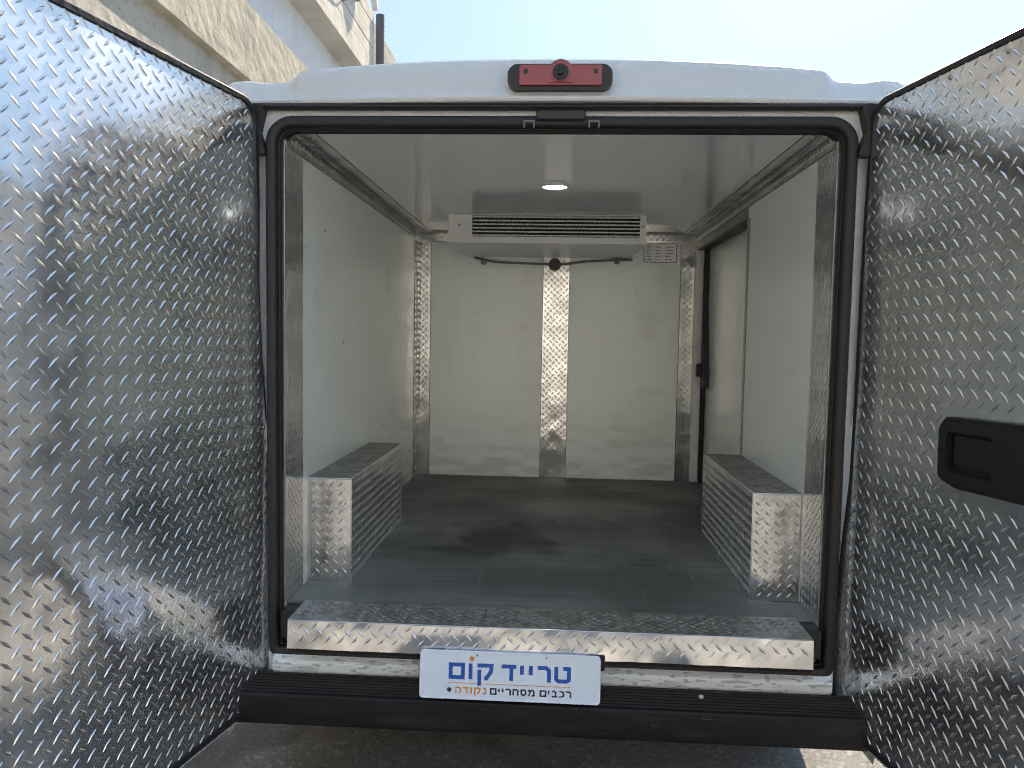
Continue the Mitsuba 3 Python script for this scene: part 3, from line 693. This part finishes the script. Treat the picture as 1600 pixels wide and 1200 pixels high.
def lamp():
    k = thing('ceiling_lamp', 'small round white lamp glowing on the van ceiling', 'lamp')
    prof = [(0.0445, -0.0005), (0.0445, -0.008), (0.047, -0.010), (0.051, -0.007), (0.053, -0.0005)]
    m = trimesh.creation.revolve(np.array(prof), sections=40); m.apply_translation((-0.014, 0.79, ZC))
    obj('bezel', m, 'paint_white', k, smooth=40)
    d = trimesh.creation.cylinder(0.0443, 0.004, sections=40); d.apply_translation((-0.014, 0.79, ZC - 0.006))
    obj('diffuser', d, 'paper', k, smooth=False, emitter={'type': 'area', 'radiance': {'type': 'rgb', 'value': [0.9, 0.9, 0.87]}})
lamp()

def notice():
    n = thing('notice', 'small white approval notice with black border on the bulkhead, right of the cooling unit', 'notice')
    x0, x1, z0, z1, y = 0.459, 0.634, 1.857, 1.958, YF - 0.001
    y = YF - 0.0035
    obj('sheet', cbox(x0, x1, y - 0.002, y + 0.003, z0, z1, 0.0005), 'paper', n)
    obj('border', xz(sbox(x0, z0, x1, z1).difference(sbox(x0 + .003, z0 + .003, x1 - .003, z1 - .003)), y - 0.0035, y - 0.002), 'print_navy', n)
    ms = []
    rr = random.Random(5)
    for i in range(5):
        z = z1 - 0.021 - i * 0.0165
        ms += [sbox(x0 + 0.012, z, x0 + 0.012 + rr.uniform(0.02, 0.035), z + 0.0035), sbox(x0 + 0.06, z, x0 + 0.06 + rr.uniform(0.02, 0.035), z + 0.0028),
               sbox(x0 + 0.115, z, x0 + 0.115 + rr.uniform(0.025, 0.045), z + 0.0035)]
    obj('print', xz(unary_union(ms), y - 0.003, y - 0.002), 'print_navy', n, kind='stuff')
notice()

# ------------------------------------------------------------------ sign with Hebrew lettering
def hebrew():
    s = 0.10
    t, b = 1 - s, s
    # letter: (width, strokes)
    return {
        'tet': (0.94, [[(s, 1), (s, 0.22), (0.24, b), (0.84 - 0.14, b), (0.84, 0.22), (0.84, t), (0.50, t)]]),
        'resh': (0.76, [[(0, t), (0.50, t), (0.66, 0.74), (0.66, 0)]]),
        'yod': (0.30, [[(s + .02, 1), (s + .02, 0.42)]]),
        'dalet': (0.86, [[(0, t), (0.86, t)], [(0.58, t), (0.58, 0)]]),
        'qof': (0.95, [[(0, t), (0.84, t), (0.80, 0.50), (0.55, b), (0.42, b)], [(s + .03, 0.62), (s + .03, -0.38)]]),
        'vav': (0.30, [[(s + .03, 1), (s + .03, 0)]]),
        'mems': (0.92, [[(s, t), (0.82, t), (0.82, b), (s, b), (s, t), (0.3, t)]]),
        'kaf': (0.72, [[(0.03, t), (0.44, t), (0.62, 0.74), (0.62, 0.26), (0.44, b), (0.03, b)]]),
        'bet': (0.82, [[(0.05, t), (0.42, t), (0.58, 0.74), (0.58, b)], [(0.02, b), (0.82, b)]]),
        'mem': (0.92, [[(0.05, 1), (0.30, 0.62), (s + .02, 0)], [(0.26, 0.66), (0.44, t), (0.66, t), (0.82, 0.74), (0.82, b), (0.48, b)]]),
        'samekh': (0.88, [[(0.05, t), (0.60, t), (0.78, 0.70), (0.74, 0.30), (0.55, b), (0.35, b), (0.16, 0.30), (0.13, 0.62), (0.17, t)]]),
        'het': (0.86, [[(s + .02, 0), (s + .02, t), (0.58, t), (0.76, 0.74), (0.76, 0)]]),
        'nun': (0.58, [[(0.1, t), (0.32, t), (0.48, 0.76), (0.48, b), (0.04, b)]]),
        'he': (0.86, [[(0.02, t), (0.58, t), (0.76, 0.74), (0.76, 0)], [(s + .03, 0.58), (s + .03, 0)]]),
    }
def sign():
    g = thing('sign', 'white dealer sign plate with blue Hebrew lettering standing on the bumper step', 'sign')
    W, Hh = 0.470, 0.124
    O = np.array([-0.336, -0.128, 0.505])
    U = np.array([1, 0, 0.0])
    tilt = math.radians(6)
    V = np.array([0, math.sin(tilt), math.cos(tilt)])
    N = np.array([0, -math.cos(tilt), math.sin(tilt)])
    F = dict(U=U, V=V, N=N)
    base = round_poly(sbox(0, 0, W, Hh), 0.010)
    def put(name, poly, z0, z1, m, **k):
        mm = extrude(poly, z1 - z0); mm.apply_translation((0, 0, z0))
        return obj(name, frame_mesh(mm, O, **F), m, g, **k)
    put('plate', base, 0, 0.003, 'plate_white')
    rim = base.difference(base.buffer(-0.003))
    put('rim', rim, 0.003, 0.0045, 'plate_white')
    L = hebrew()
    def word(names, xr, zb, hgt, st, gap, sx):
        """letters from right to left; returns the shape and the left end"""
        x, out = xr, []
        for nm in names:
            if nm == ' ':
                x -= hgt * 0.50; continue
            w, strokes = L[nm]
            x -= w * hgt * sx
            for q in strokes:
                ls = LineString([(x + a * hgt * sx, zb + c * hgt) for a, c in q])
                out.append(ls.buffer(st * hgt / 2, cap_style='flat', join_style='mitre'))
            x -= gap * hgt
        return unary_union(out), x + gap * hgt
    def fit(shapes, x0, x1):
        b = unary_union(shapes).bounds
        k = (x1 - x0) / (b[2] - b[0])
        return [shapely.affinity.affine_transform(q, [k, 0, 0, 1, x0 - k * b[0], 0]) for q in shapes]
    s1, e1 = word(['tet', 'resh', 'yod', 'yod', 'dalet'], 0.394, 0.0520, 0.0405, 0.25, 0.24, 1.1)
    s2, e2 = word(['qof', 'vav', 'mems'], e1 - 0.021, 0.0520, 0.0405, 0.25, 0.24, 1.1)
    s1, s2 = fit([s1, s2], 0.076, 0.394)
    put('lettering', s1, 0.003, 0.0036, 'print_blue', smooth=False)
    put('lettering', s2, 0.003, 0.0036, 'print_blue', smooth=False)
    xv = 0.1365
    put('dot', Point(xv, 0.1045).buffer(0.0064), 0.003, 0.0038, 'print_orange', smooth=False)
    put('underline', sbox(0.076, 0.0408, 0.394, 0.0422).difference(s2.buffer(0.002)), 0.003, 0.0036, 'print_orange', smooth=False)
    s3, e3 = word(['resh', 'kaf', 'bet', 'yod', 'mems', ' ', 'mem', 'samekh', 'het', 'resh', 'yod', 'yod', 'mems'], 0.396, 0.0150, 0.0165, 0.23, 0.22, 1.0)
    s4, e4 = word(['nun', 'qof', 'vav', 'dalet', 'he'], e3 - 0.0085, 0.0150, 0.0165, 0.23, 0.22, 1.0)
    s3, s4 = fit([s3, s4], 0.094, 0.396)
    put('lettering', s3, 0.003, 0.0036, 'print_navy', smooth=False)
    put('lettering', s4, 0.003, 0.0036, 'print_orange', smooth=False)
    put('dot', Point(0.0785, 0.0235).buffer(0.0058), 0.003, 0.0036, 'print_navy', smooth=False)
    for x in (0.150, 0.330):
        put('screw', Point(x, Hh - 0.010).buffer(0.0024), 0.003, 0.0044, 'hose_grey')
    for x in (0.03, 0.448):
        obj('bracket', cbox(O[0] + x - 0.012, O[0] + x + 0.034, -0.1105, -0.1000, 0.585, 0.628, 0.003), 'black_plastic', g)
sign()
